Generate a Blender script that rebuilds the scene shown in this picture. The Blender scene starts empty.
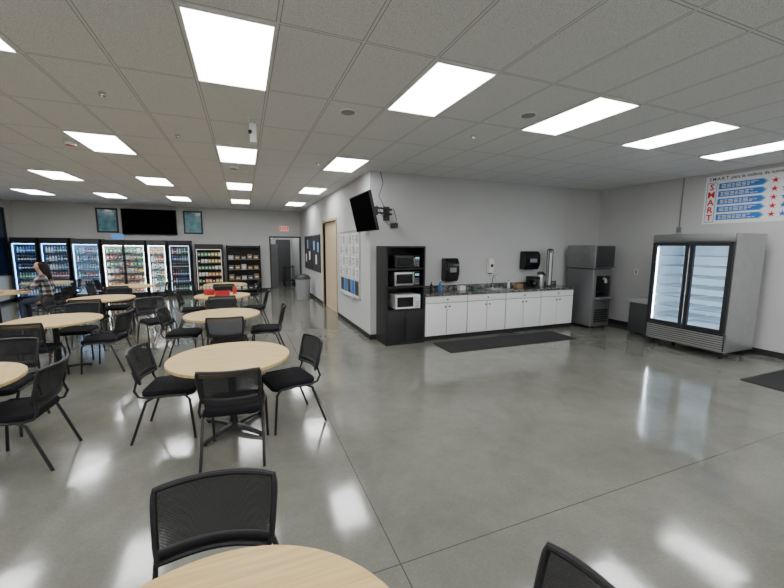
import bpy, bmesh, math, random
from mathutils import Vector, Matrix
random.seed(7)
D=bpy.data; COL=bpy.context.scene.collection
PI=math.pi
# ------------------------------------------------------------------ materials
MATS={}
def mat(name,col,rough=0.5,metal=0.0,var=0.06,scale=30,emit=None,estr=0,spec=0.5,bump=0,alpha=1):
    if name in MATS: return MATS[name]
    m=D.materials.new(name); m.use_nodes=True; nt=m.node_tree; b=nt.nodes["Principled BSDF"]
    b.inputs["Roughness"].default_value=rough; b.inputs["Metallic"].default_value=metal
    b.inputs["Specular IOR Level"].default_value=spec
    tc=nt.nodes.new("ShaderNodeTexCoord"); nz=nt.nodes.new("ShaderNodeTexNoise")
    nz.inputs["Scale"].default_value=scale; nz.inputs["Detail"].default_value=3
    nt.links.new(tc.outputs["Object"],nz.inputs["Vector"])
    rp=nt.nodes.new("ShaderNodeValToRGB"); nt.links.new(nz.outputs["Fac"],rp.inputs["Fac"])
    lo=[max(0,c*(1-var)) for c in col[:3]]+[1]; hi=[min(1,c*(1+var)) for c in col[:3]]+[1]
    rp.color_ramp.elements[0].position=0.3; rp.color_ramp.elements[1].position=0.7
    rp.color_ramp.elements[0].color=lo; rp.color_ramp.elements[1].color=hi
    nt.links.new(rp.outputs["Color"],b.inputs["Base Color"])
    if bump:
        bp=nt.nodes.new("ShaderNodeBump"); bp.inputs["Strength"].default_value=bump; bp.inputs["Distance"].default_value=0.002
        nt.links.new(nz.outputs["Fac"],bp.inputs["Height"]); nt.links.new(bp.outputs["Normal"],b.inputs["Normal"])
    if emit: b.inputs["Emission Color"].default_value=(*emit,1); b.inputs["Emission Strength"].default_value=estr
    if alpha<1: b.inputs["Alpha"].default_value=alpha
    MATS[name]=m; return m

def glass_mat(name,refl=0.12,tint=(1,1,1)):
    m=D.materials.new(name); m.use_nodes=True; nt=m.node_tree; nt.nodes.clear()
    o=nt.nodes.new("ShaderNodeOutputMaterial"); t=nt.nodes.new("ShaderNodeBsdfTransparent"); g=nt.nodes.new("ShaderNodeBsdfGlossy")
    g.inputs["Roughness"].default_value=0.03; t.inputs["Color"].default_value=(*tint,1)
    mx=nt.nodes.new("ShaderNodeMixShader"); mx.inputs[0].default_value=refl
    nt.links.new(t.outputs[0],mx.inputs[1]); nt.links.new(g.outputs[0],mx.inputs[2]); nt.links.new(mx.outputs[0],o.inputs[0])
    return m
GLASS=glass_mat("clear_glass",0.05,(0.96,0.985,1))

BLK=mat("black_plastic",(0.010,0.010,0.012),0.45)
BLKG=mat("black_gloss",(0.006,0.006,0.008),0.14)
SCR=mat("dark_screen",(0.003,0.003,0.004),0.4,spec=.0)
FAB=mat("black_fabric",(0.010,0.010,0.012),0.85,scale=300,bump=0.4,spec=.15)
TUBE=mat("black_metal_tube",(0.010,0.010,0.011),0.35)
WHT=mat("white_laminate",(0.85,0.85,0.84),0.35,var=0.02)
WHP=mat("white_plastic",(0.78,0.78,0.76),0.35,var=0.02)
STEEL=mat("stainless_steel",(0.5,0.51,0.51),0.34,0.85,var=0.05,scale=8)
STEEL2=mat("dull_stainless_steel",(0.3,0.305,0.31),0.36,0.8,var=0.05,scale=8)
DSTEEL=mat("dark_grey_panel",(0.06,0.062,0.066),0.4,0.3)
MGREY=mat("mid_grey_panel",(0.17,0.175,0.18),0.4,0.3)
GREY=mat("grey_plastic",(0.23,0.24,0.25),0.5)
LGREY=mat("light_grey_plastic",(0.42,0.43,0.44),0.5)
CHROME=mat("chrome",(0.7,0.7,0.7),0.1,1.0)
RED=mat("red_plastic",(0.45,0.02,0.02),0.4)
PAPER=mat("white_paper",(0.85,0.85,0.84),0.8,var=0.02)
INK=mat("dark_ink",(0.03,0.03,0.05),0.8)
BLUEINK=mat("blue_print",(0.03,0.18,0.55),0.6)
NAVY=mat("navy_print",(0.01,0.02,0.12),0.6)
LBLUE=mat("light_blue_print",(0.22,0.45,0.75),0.6)
REDINK=mat("red_print",(0.65,0.015,0.03),0.6)
LIP=mat("lip_colour",(0.4,0.1,0.09),0.5)
BASEB=mat("black_vinyl_base",(0.02,0.02,0.022),0.5)
MAT_=mat("charcoal_carpet",(0.02,0.02,0.021),0.95,scale=200,bump=0.6)
SKIN=mat("skin",(0.55,0.33,0.24),0.55)
HAIR=mat("dark_brown_hair",(0.012,0.008,0.007),0.55,spec=.2)
DENIM=mat("dark_denim",(0.03,0.04,0.07),0.8)
TAN=mat("tan_door_paint",(0.66,0.52,0.34),0.5,var=0.03)
TANF=mat("beige_frame_paint",(0.45,0.35,0.2),0.45,var=0.03)
ALU=mat("aluminium_trim",(0.6,0.6,0.6),0.35,0.8)
WIRE=mat("grey_wire_shelf",(0.30,0.36,0.42),0.4)
WALL=mat("painted_grey_wall",(0.555,0.56,0.552),0.75,var=0.03,scale=1.2,bump=0.0)
CARD=mat("brown_cardboard",(.35,.22,.11),.8)
def meshfab(name,c):
    mm=D.materials.new(name); mm.use_nodes=True; nt=mm.node_tree; b=nt.nodes["Principled BSDF"]
    b.inputs["Base Color"].default_value=(c,c,c*1.08,1); b.inputs["Roughness"].default_value=0.7; b.inputs["Specular IOR Level"].default_value=.2
    tc=nt.nodes.new("ShaderNodeTexCoord"); ck=nt.nodes.new("ShaderNodeTexChecker"); ck.inputs["Scale"].default_value=260
    mr=nt.nodes.new("ShaderNodeMapRange"); mr.inputs["To Min"].default_value=0.84; mr.inputs["To Max"].default_value=0.98
    nt.links.new(tc.outputs["Object"],ck.inputs["Vector"]); nt.links.new(ck.outputs["Fac"],mr.inputs["Value"]); nt.links.new(mr.outputs[0],b.inputs["Alpha"])
    return mm
MESHF=meshfab("mesh_fabric",.018); MESHG=meshfab("grey_mesh_fabric",.12)

def m_math(nt,op,a=None,bv=None,c=None):
    n=nt.nodes.new("ShaderNodeMath"); n.operation=op
    for i,v in enumerate((a,bv,c)):
        if v is None: continue
        if isinstance(v,(int,float)): n.inputs[i].default_value=v
        else: nt.links.new(v,n.inputs[i])
    return n.outputs[0]

def floor_mat():
    m=D.materials.new("polished_concrete"); m.use_nodes=True; nt=m.node_tree; b=nt.nodes["Principled BSDF"]
    tc=nt.nodes.new("ShaderNodeTexCoord"); P=tc.outputs["Object"]
    def noise(sc,det,rg=.5,dist=0):
        n=nt.nodes.new("ShaderNodeTexNoise"); n.inputs["Scale"].default_value=sc; n.inputs["Detail"].default_value=det; n.inputs["Roughness"].default_value=rg; n.inputs["Distortion"].default_value=dist
        nt.links.new(P,n.inputs["Vector"]); return n.outputs["Fac"]
    n1=noise(.9,9,.65,.6); n2=noise(60,4); n4=noise(4.5,6,.7,.3)
    def ramp(src,p0,c0,p1,c1):
        r=nt.nodes.new("ShaderNodeValToRGB"); r.color_ramp.elements[0].position=p0; r.color_ramp.elements[1].position=p1
        r.color_ramp.elements[0].color=(*c0,1); r.color_ramp.elements[1].color=(*c1,1); nt.links.new(src,r.inputs["Fac"]); return r.outputs["Color"]
    def mul(a,b_):
        mx=nt.nodes.new("ShaderNodeMix"); mx.data_type='RGBA'; mx.blend_type='MULTIPLY'; mx.inputs["Factor"].default_value=1
        nt.links.new(a,mx.inputs["A"]); nt.links.new(b_,mx.inputs["B"]); return mx.outputs["Result"]
    c=ramp(n1,.3,(0.152,0.152,0.129),.7,(0.218,0.216,0.187))
    c=mul(c,ramp(n4,.3,(.89,.89,.88),.7,(1.06,1.06,1.06)))
    c=mul(c,ramp(n2,.3,(.88,.88,.88),.75,(1.06,1.06,1.06)))
    sp=nt.nodes.new("ShaderNodeSeparateXYZ"); nt.links.new(P,sp.inputs[0])
    acc=None
    for ax,val in (("X",0.755),("Y",1.72),("X",-5.0),("X",6.4),("Y",9.5)):
        d=m_math(nt,'ABSOLUTE',m_math(nt,'SUBTRACT',sp.outputs[ax],val))
        l=m_math(nt,'LESS_THAN',d,0.0035)
        acc=l if acc is None else m_math(nt,'MAXIMUM',acc,l)
    mj=nt.nodes.new("ShaderNodeMix"); mj.data_type='RGBA'; nt.links.new(acc,mj.inputs["Factor"])
    nt.links.new(c,mj.inputs["A"]); mj.inputs["B"].default_value=(0.07,0.068,0.058,1)
    nt.links.new(mj.outputs["Result"],b.inputs["Base Color"])
    mr=nt.nodes.new("ShaderNodeMapRange"); mr.inputs["From Min"].default_value=.3; mr.inputs["From Max"].default_value=.7; mr.inputs["To Min"].default_value=0.07; mr.inputs["To Max"].default_value=0.16
    nt.links.new(n1,mr.inputs["Value"]); nt.links.new(mr.outputs[0],b.inputs["Roughness"])
    b.inputs["Specular IOR Level"].default_value=0.88
    bp=nt.nodes.new("ShaderNodeBump"); bp.inputs["Strength"].default_value=0.16; bp.inputs["Distance"].default_value=0.01
    nt.links.new(noise(2.6,3),bp.inputs["Height"]); nt.links.new(bp.outputs["Normal"],b.inputs["Normal"])
    return m
TX,TY=0.556,1.063; LX0,LY0=-0.02,3.08
def ceil_mat():
    m=D.materials.new("acoustic_ceiling_tile"); m.use_nodes=True; nt=m.node_tree; b=nt.nodes["Principled BSDF"]
    b.inputs["Roughness"].default_value=0.9
    tc=nt.nodes.new("ShaderNodeTexCoord"); P=tc.outputs["Object"]
    sp=nt.nodes.new("ShaderNodeSeparateXYZ"); nt.links.new(P,sp.inputs[0])
    def line(o,w,off,t):
        v=m_math(nt,'DIVIDE',m_math(nt,'SUBTRACT',o,off),w)
        fr=m_math(nt,'FRACT',v)
        d=m_math(nt,'MULTIPLY',m_math(nt,'MINIMUM',fr,m_math(nt,'SUBTRACT',1.0,fr)),w)
        return m_math(nt,'LESS_THAN',d,t)
    g=m_math(nt,'MAXIMUM',line(sp.outputs["X"],TX,LX0+TX/2,0.009),line(sp.outputs["Y"],TY,LY0+TY/2,0.009))
    g2=m_math(nt,'MAXIMUM',line(sp.outputs["X"],TX,LX0+TX/2,0.015),line(sp.outputs["Y"],TY,LY0+TY/2,0.015))  # wider band for the shadow beside the grid bars, painted into the tile colour
    n=nt.nodes.new("ShaderNodeTexNoise"); n.inputs["Scale"].default_value=130; n.inputs["Detail"].default_value=2; nt.links.new(P,n.inputs["Vector"])
    r=nt.nodes.new("ShaderNodeValToRGB"); r.color_ramp.elements[0].position=0.33; r.color_ramp.elements[1].position=0.57
    r.color_ramp.elements[0].color=(0.53,0.54,0.545,1); r.color_ramp.elements[1].color=(0.75,0.76,0.77,1); nt.links.new(n.outputs["Fac"],r.inputs["Fac"])
    m1=nt.nodes.new("ShaderNodeMix"); m1.data_type='RGBA'; nt.links.new(g2,m1.inputs["Factor"]); nt.links.new(r.outputs["Color"],m1.inputs["A"]); m1.inputs["B"].default_value=(0.30,0.305,0.31,1)
    m2=nt.nodes.new("ShaderNodeMix"); m2.data_type='RGBA'; nt.links.new(g,m2.inputs["Factor"]); nt.links.new(m1.outputs["Result"],m2.inputs["A"]); m2.inputs["B"].default_value=(0.66,0.67,0.68,1)
    nt.links.new(m2.outputs["Result"],b.inputs["Base Color"])
    return m
def wood_mat():
    m=D.materials.new("maple_laminate"); m.use_nodes=True; nt=m.node_tree; b=nt.nodes["Principled BSDF"]
    tc=nt.nodes.new("ShaderNodeTexCoord"); mp=nt.nodes.new("ShaderNodeMapping"); mp.inputs["Scale"].default_value=(1.2,22,1)
    nt.links.new(tc.outputs["Object"],mp.inputs["Vector"])
    n=nt.nodes.new("ShaderNodeTexNoise"); n.inputs["Scale"].default_value=3; n.inputs["Detail"].default_value=6; n.inputs["Distortion"].default_value=0.4
    nt.links.new(mp.outputs[0],n.inputs["Vector"])
    r=nt.nodes.new("ShaderNodeValToRGB"); r.color_ramp.elements[0].position=0.3; r.color_ramp.elements[1].position=0.7
    r.color_ramp.elements[0].color=(0.53,0.37,0.15,1); r.color_ramp.elements[1].color=(0.68,0.50,0.235,1)
    nt.links.new(n.outputs["Fac"],r.inputs["Fac"]); nt.links.new(r.outputs["Color"],b.inputs["Base Color"])
    b.inputs["Roughness"].default_value=0.45; b.inputs["Specular IOR Level"].default_value=.3
    return m
def granite_mat():
    m=D.materials.new("speckled_granite"); m.use_nodes=True; nt=m.node_tree; b=nt.nodes["Principled BSDF"]
    tc=nt.nodes.new("ShaderNodeTexCoord"); n=nt.nodes.new("ShaderNodeTexNoise"); n.inputs["Scale"].default_value=14; n.inputs["Detail"].default_value=8; n.inputs["Roughness"].default_value=0.75
    nt.links.new(tc.outputs["Object"],n.inputs["Vector"])
    r=nt.nodes.new("ShaderNodeValToRGB"); e=r.color_ramp.elements; e[0].position=0.36; e[0].color=(0.015,0.015,0.015,1); e[1].position=0.68; e[1].color=(0.42,0.41,0.39,1)
    k=e.new(0.5); k.color=(0.10,0.098,0.092,1)
    nt.links.new(n.outputs["Fac"],r.inputs["Fac"]); nt.links.new(r.outputs["Color"],b.inputs["Base Color"]); b.inputs["Roughness"].default_value=0.15
    return m
def plaid_mat():
    m=D.materials.new("plaid_flannel"); m.use_nodes=True; nt=m.node_tree; b=nt.nodes["Principled BSDF"]
    tc=nt.nodes.new("ShaderNodeTexCoord"); sp=nt.nodes.new("ShaderNodeSeparateXYZ"); nt.links.new(tc.outputs["Object"],sp.inputs[0])
    def st(o,w): return m_math(nt,'GREATER_THAN',m_math(nt,'FRACT',m_math(nt,'DIVIDE',o,w)),0.5)
    s=m_math(nt,'ADD',st(m_math(nt,'ADD',sp.outputs["X"],sp.outputs["Y"]),0.12),st(sp.outputs["Z"],0.12)); s=m_math(nt,'DIVIDE',s,2.0)
    r=nt.nodes.new("ShaderNodeValToRGB"); r.color_ramp.interpolation='CONSTANT'; e=r.color_ramp.elements
    e[0].color=(0.02,0.02,0.025,1); e[0].position=0; e[1].position=0.75; e[1].color=(0.5,0.47,0.45,1); k=e.new(0.3); k.color=(0.14,0.13,0.13,1)
    nt.links.new(s,r.inputs["Fac"]); nt.links.new(r.outputs["Color"],b.inputs["Base Color"]); b.inputs["Roughness"].default_value=0.9
    return m
FLOOR=floor_mat(); CEIL=ceil_mat(); WOOD=wood_mat(); GRAN=granite_mat(); PLAID=plaid_mat()
PANEL=mat("light_diffuser",(0.9,0.9,0.9),0.5,emit=(0.99,0.995,1.0),estr=16.5)
# ------------------------------------------------------------------ geometry
def box(bm,x0,x1,y0,y1,z0,z1,mi=0,bev=0):
    vs=[bm.verts.new(p) for p in ((x0,y0,z0),(x1,y0,z0),(x1,y1,z0),(x0,y1,z0),(x0,y0,z1),(x1,y0,z1),(x1,y1,z1),(x0,y1,z1))]
    fs=[bm.faces.new([vs[i] for i in q]) for q in ((3,2,1,0),(4,5,6,7),(0,1,5,4),(1,2,6,5),(2,3,7,6),(3,0,4,7))]
    for f in fs: f.material_index=mi
    if bev:
        es=list({e for f in fs for e in f.edges})
        r=bmesh.ops.bevel(bm,geom=es,offset=bev,segments=3,affect='EDGES',profile=0.5)
        for f in r['faces']: f.material_index=mi
    return vs
def tube(bm,pts,r,n=8,closed=False,mi=0,sx=1,sy=1):
    P=[Vector(p) for p in pts]; N=len(P); rings=[]; up=None
    for i in range(N):
        if closed: t=(P[(i+1)%N]-P[i-1])
        else: t=P[min(i+1,N-1)]-P[max(i-1,0)]
        t.normalize()
        if up is None:
            up=Vector((0,0,1)) if abs(t.z)<0.9 else Vector((0,1,0))
        a=(up-t*up.dot(t)).normalized(); bb=t.cross(a); up=a
        rr=r[i] if isinstance(r,(list,tuple)) else r
        rings.append([bm.verts.new(P[i]+a*math.cos(2*PI*k/n)*rr*sx+bb*math.sin(2*PI*k/n)*rr*sy) for k in range(n)])
    M=N if closed else N-1
    for i in range(M):
        A=rings[i];B=rings[(i+1)%N]
        for k in range(n):
            f=bm.faces.new((A[k],A[(k+1)%n],B[(k+1)%n],B[k])); f.material_index=mi
    if not closed:
        f=bm.faces.new(list(reversed(rings[0]))); f.material_index=mi
        f=bm.faces.new(rings[-1]); f.material_index=mi
def lathe(bm,prof,n=20,cx=0,cy=0,mi=0):
    rings=[]
    for r,z in prof:
        rings.append([bm.verts.new((cx+max(r,1e-4)*math.cos(2*PI*k/n),cy+max(r,1e-4)*math.sin(2*PI*k/n),z)) for k in range(n)])
    for i in range(len(rings)-1):
        A,B=rings[i],rings[i+1]
        for k in range(n):
            f=bm.faces.new((A[k],A[(k+1)%n],B[(k+1)%n],B[k])); f.material_index=mi
    f=bm.faces.new(list(reversed(rings[0]))); f.material_index=mi
    f=bm.faces.new(rings[-1]); f.material_index=mi
def prism(bm,pts,z0,z1,mi=0,axis='z'):
    def mk(p,z):
        if axis=='z': return (p[0],p[1],z)
        if axis=='x': return (z,p[0],p[1])
        return (p[0],z,p[1])
    A=[bm.verts.new(mk(p,z0)) for p in pts];B=[bm.verts.new(mk(p,z1)) for p in pts];n=len(pts)
    bm.faces.new(list(reversed(A))).material_index=mi; bm.faces.new(B).material_index=mi
    for k in range(n): bm.faces.new((A[k],A[(k+1)%n],B[(k+1)%n],B[k])).material_index=mi
def rrect(w,d,r,n=6,cx=0,cy=0):
    out=[]
    for (sx,sy,a0) in ((1,1,0),(-1,1,90),(-1,-1,180),(1,-1,270)):
        for k in range(n+1):
            a=math.radians(a0+90*k/n); out.append((cx+sx*(w/2-r)+r*math.cos(a),cy+sy*(d/2-r)+r*math.sin(a)))
    return out
def obj(name,bm,mats,parent=None,smooth=False,loc=None,rot=None,label=None):
    bmesh.ops.recalc_face_normals(bm,faces=bm.faces)
    me=D.meshes.new(name); bm.to_mesh(me); bm.free()
    for m in (mats if isinstance(mats,(list,tuple)) else [mats]): me.materials.append(m)
    if smooth:
        me.polygons.foreach_set("use_smooth",[True]*len(me.polygons))
        me.set_sharp_from_angle(angle=math.radians(40))
    o=D.objects.new(name,me); COL.objects.link(o)
    if parent: o.parent=parent
    if loc: o.location=loc
    if rot: o.rotation_euler=rot
    if label: o["label"]=label
    return o
def B(name,m,dims,parent=None,bev=0,label=None,loc=None,rot=None):
    bm=bmesh.new(); box(bm,*dims,bev=bev); return obj(name,bm,m,parent,smooth=bool(bev),label=label,loc=loc,rot=rot)
def root(name,label,cat,loc=(0,0,0),rz=0,group=None):
    e=D.objects.new(name,None); COL.objects.link(e); e.location=loc; e.rotation_euler=(0,0,rz); e.empty_display_size=0.1
    tag(e,label,cat,group); return e
def tag(o,label,cat,group=None):
    o["label"]=label; o["category"]=cat
    if group: o["group"]=group
    return o
def dup(o,loc=None,rz=None,parent=None,label=None):
    c=o.copy(); COL.objects.link(c)
    if parent: c.parent=parent
    if loc is not None: c.location=loc
    if rz is not None: c.rotation_euler=(0,0,rz)
    if label: c["label"]=label
    for ch in list(o.children): 
        if ch is not c: dup(ch,parent=c)
    return c
def struct(o): o["kind"]="structure"; return o
def text(body,size,m,parent,loc,rot,align='LEFT',name="lettering",ext=0.0008,sx=1,off=0):
    cu=D.curves.new("tmp","FONT"); cu.body=body; cu.size=size; cu.extrude=ext; cu.align_x=align; cu.resolution_u=2; cu.offset=off
    t=D.objects.new("tmp",cu); COL.objects.link(t); bpy.context.view_layer.update()
    me=D.meshes.new_from_object(t.evaluated_get(bpy.context.evaluated_depsgraph_get()))
    D.objects.remove(t); me.materials.clear(); me.materials.append(m); me.name=name
    o=D.objects.new(name,me); COL.objects.link(o); o.parent=parent; o.location=loc; o.rotation_euler=rot; o.scale=(sx,1,1)
    return o
H=3.16
# ------------------------------------------------------------------ room
XL,XR,YB,XC,YF=-6.78,8.1,6.58,2.2,15.5
struct(B("floor",FLOOR,(XL-.15,XR+.15,-4.15,18.8,-.1,0)))
struct(B("ceiling",CEIL,(XL-.15,XR+.15,-4.15,18.8,H,H+.1)))
struct(B("wall_left",WALL,(XL-.15,XL,-4.15,YF+.15,0,H)))
struct(B("wall_right",WALL,(XR,XR+.15,-4.15,YB+.15,0,H)))
struct(B("wall_back",WALL,(XC,XR,YB,YB+.15,0,H)))
struct(B("wall_rear",WALL,(XL,XR,-4.15,-4,0,H)))
bm=bmesh.new(); box(bm,XL,1.0,YF,YF+.15,0,H); box(bm,1.0,XC,YF,YF+.15,2.14,H); struct(obj("wall_far",bm,WALL))
bm=bmesh.new(); DY0,DY1,DZ=9.25,10.95,2.45
box(bm,XC,XC+.15,YB+.15,DY0,0,H); box(bm,XC,XC+.15,DY1,18.65,0,H); box(bm,XC,XC+.15,DY0,DY1,DZ,H); struct(obj("wall_side",bm,WALL))
struct(B("wall_hall",WALL,(.85,1.0,YF+.15,18.65,0,H)))
struct(B("wall_hall_end",WALL,(.85,XC+.15,18.65,18.8,0,H)))
def bb(n,d): struct(B("baseboard_"+n,BASEB,d))
bb("left",(XL,XL+.012,-4,YF,0,.1)); bb("right",(XR-.012,XR,-4,YB,0,.1)); bb("back",(XC,XR-.012,YB-.012,YB,0,.1))
bb("far",(XL+.012,1.0,YF-.012,YF,0,.1)); bb("rear",(XL+.012,XR-.012,-4,-3.988,0,.1))
bm=bmesh.new(); box(bm,XC-.012,XC,YB-.012,DY0-.06,0,.1); box(bm,XC-.012,XC,DY1+.06,18.65,0,.1); struct(obj("baseboard_side",bm,BASEB))
bm=bmesh.new(); box(bm,XC-.02,XC+.15,DY0-.06,DY0,0,DZ+.06); box(bm,XC-.02,XC+.15,DY1,DY1+.06,0,DZ+.06); box(bm,XC-.02,XC+.15,DY0,DY1,DZ,DZ+.06)
struct(obj("trim_1",bm,TANF))
struct(B("door_1",TAN,(XC+.06,XC+.11,DY0,DY1,0,DZ)))
bm=bmesh.new(); box(bm,.96,1.02,YF-.02,YF+.17,0,2.16); box(bm,2.14,2.199,YF-.02,YF+.17,0,2.16); box(bm,1.02,2.14,YF-.02,YF+.17,2.10,2.16)
struct(obj("trim_2",bm,DSTEEL))
struct(B("door_2",mat("dark_grey_door",(0.07,0.07,0.075),0.5),(1.45,2.12,18.59,18.65,0,2.08)))
struct(B("window_1",mat("dark_blue_window",(0.01,0.02,0.05),0.08),(XL,XL+.02,12.5,15.0,.9,2.85)))
bm=bmesh.new()
for y in (12.45,13.7,15.0): box(bm,XL,XL+.04,y,y+.05,.85,2.9)
box(bm,XL,XL+.04,12.5,15.0,.85,.9); box(bm,XL,XL+.04,12.5,15.0,2.85,2.9)
struct(obj("trim_3",bm,BLK))
for k in range(3):
    e=root("locker","tall dark grey metal locker standing in hallway","locker",(1.0,16.3+k*.42,0),group="hallway lockers")
    B("body",MGREY,(.003,.34,0,.40,0,1.85),e); dr=B("door",DSTEEL,(.341,.355,.01,.39,.05,1.83),e); B("handle",STEEL,(.356,.37,.33,.36,.95,1.1),dr)
e=root("wall_clock","round white wall clock with black rim at hall end","clock",(1.25,18.65,2.2)); bm=bmesh.new(); tube(bm,[(0,0,0),(0,-.04,0)],.15,24); obj("rim",bm,BLK,e,True)
bm=bmesh.new(); tube(bm,[(0,-.04,0),(0,-.045,0)],.13,24); obj("face",bm,PAPER,e,True); bm=bmesh.new(); tube(bm,[(0,-.048,0),(.06,-.048,.05)],.006,6); tube(bm,[(0,-.048,0),(-.02,-.048,.1)],.005,6); obj("hands",bm,INK,e)
e=root("utility_cart","black two-shelf utility cart parked in hallway","cart",(1.88,17.3,0))
for z in (.2,.82): B("shelf",BLK,(-.22,.22,-.32,.32,z,z+.04),e,bev=.008)
for sx in (-1,1):
    for sy in (-1,1):
        bm=bmesh.new(); tube(bm,[(sx*.19,sy*.28,.08),(sx*.19,sy*.28,.9)],.014); lathe(bm,[(.03,0),(.035,.03),(.03,.08)],12,sx*.19,sy*.28); obj("leg",bm,BLK,e,True)

# ------------------------------------------------------------------ ceiling lights
def clight():
    r=root("ceiling_light","recessed rectangular white panel light in ceiling grid","light",group="ceiling panel lights")
    bm=bmesh.new(); w,l=.270,.523
    for d in ((-w,w,-l,-l+.014),(-w,w,l-.014,l),(-w,-w+.014,-l+.014,l-.014),(w-.014,w,-l+.014,l-.014)): box(bm,*d,-.018,0)
    obj("frame",bm,WHP,r)
    B("diffuser",PANEL,(-w+.014,w-.014,-l+.014,l-.014,-.012,-.004),r)
    return r
L0=clight(); first=True
for j in range(-2,4):
    for i in range(-4,5):
        x=LX0+i*3*TX; y=LY0+j*3*TY
        if j>=1 and i>1: continue
        if x<XL+.25 or x>XR-.4: continue
        if first: L0.location=(x,y,H); first=False
        else: dup(L0,(x,y,H))
dup(L0,(1.6,17.0,H))
def disc(name,label,cat,x,y,r,m1,m2,h=.03):
    e=root(name,label,cat,(x,y,H)); bm=bmesh.new(); lathe(bm,[(r*.9,-h),(r,-h*.6),(r,0)],24); obj("rim",bm,m1,e,True)
    bm=bmesh.new(); lathe(bm,[(r*.3,-h-.008),(r*.78,-h-.004),(r*.8,-h)],24); obj("grille",bm,m2,e,True); return e
for x,y in ((1.05,3.84),(2.8,3.2)): disc("ceiling_speaker","round flush ceiling speaker with grey grille","speaker",x,y,.09,WHP,GREY,.012)
for x,y in ((-1.12,4.24),(2.7,4.05),(-.7,5.45),(1.2,6.35)):
    disc("sprinkler_head","small chrome ceiling sprinkler head","sprinkler",x,y,.03,CHROME,CHROME,.03)
disc("smoke_detector","small round red and white fire alarm on ceiling","fire alarm",-2.1,6.4,.07,WHP,RED,.04)
disc("smoke_detector","round white smoke detector on ceiling","smoke detector",-.1,7.2,.08,WHP,GREY,.04)
e=root("security_camera","beige wireless camera unit hanging below ceiling","camera",(.15,4.45,H))
B("mounting_plate",WHP,(-.05,.05,-.05,.05,-.02,0),e); bm=bmesh.new(); tube(bm,[(0,0,-.02),(0,0,-.06)],.012); obj("stem",bm,WHP,e)
B("housing",WHP,(-.035,.035,-.06,.06,-.26,-.06),e,bev=.01); bm=bmesh.new(); tube(bm,[(-.03,-.06,-.16),(-.03,-.09,-.16)],.02,12); obj("lens",bm,BLKG,e,True)

# ------------------------------------------------------------------ tables
def table():
    r=root("round_table","round light maple table on black pedestal base","table",group="round cafeteria tables")
    bm=bmesh.new(); R=.545; lathe(bm,[(R-.004,.712),(R,.716),(R,.738),(R-.004,.742)],72); obj("tabletop",bm,WOOD,r,True)
    bm=bmesh.new(); lathe(bm,[(.16,.70),(.16,.712)],20); lathe(bm,[(.036,.05),(.036,.70)],20); lathe(bm,[(.07,.035),(.06,.06),(.036,.09)],20); obj("pedestal",bm,TUBE,r,True)
    bm=bmesh.new()
    for k in range(4):
        a=k*PI/2+PI/4; c,s=math.cos(a),math.sin(a)
        tube(bm,[(c*.02,s*.02,.05),(c*.2,s*.2,.04),(c*.36,s*.36,.022)],[.035,.03,.022],8,sx=.7,sy=1.1)
        lathe(bm,[(.02,0),(.02,.02)],10,c*.34,s*.34)
    obj("base",bm,TUBE,r,True); return r
T0=table(); tabs=[(-.125,.74),(-.16,3.76),(-.34,6.18),(-.45,8.54),(-.5,10.95),(-2.52,6.5),(-2.65,8.87),(-2.27,3.79),(-5.05,10.6),(-2.75,11.2),(-5.1,13.0)]
T0.location=(*tabs[0],0)
for i,(x,y) in enumerate(tabs[1:]): dup(T0,(x,y,0),rz=.3*i)
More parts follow.
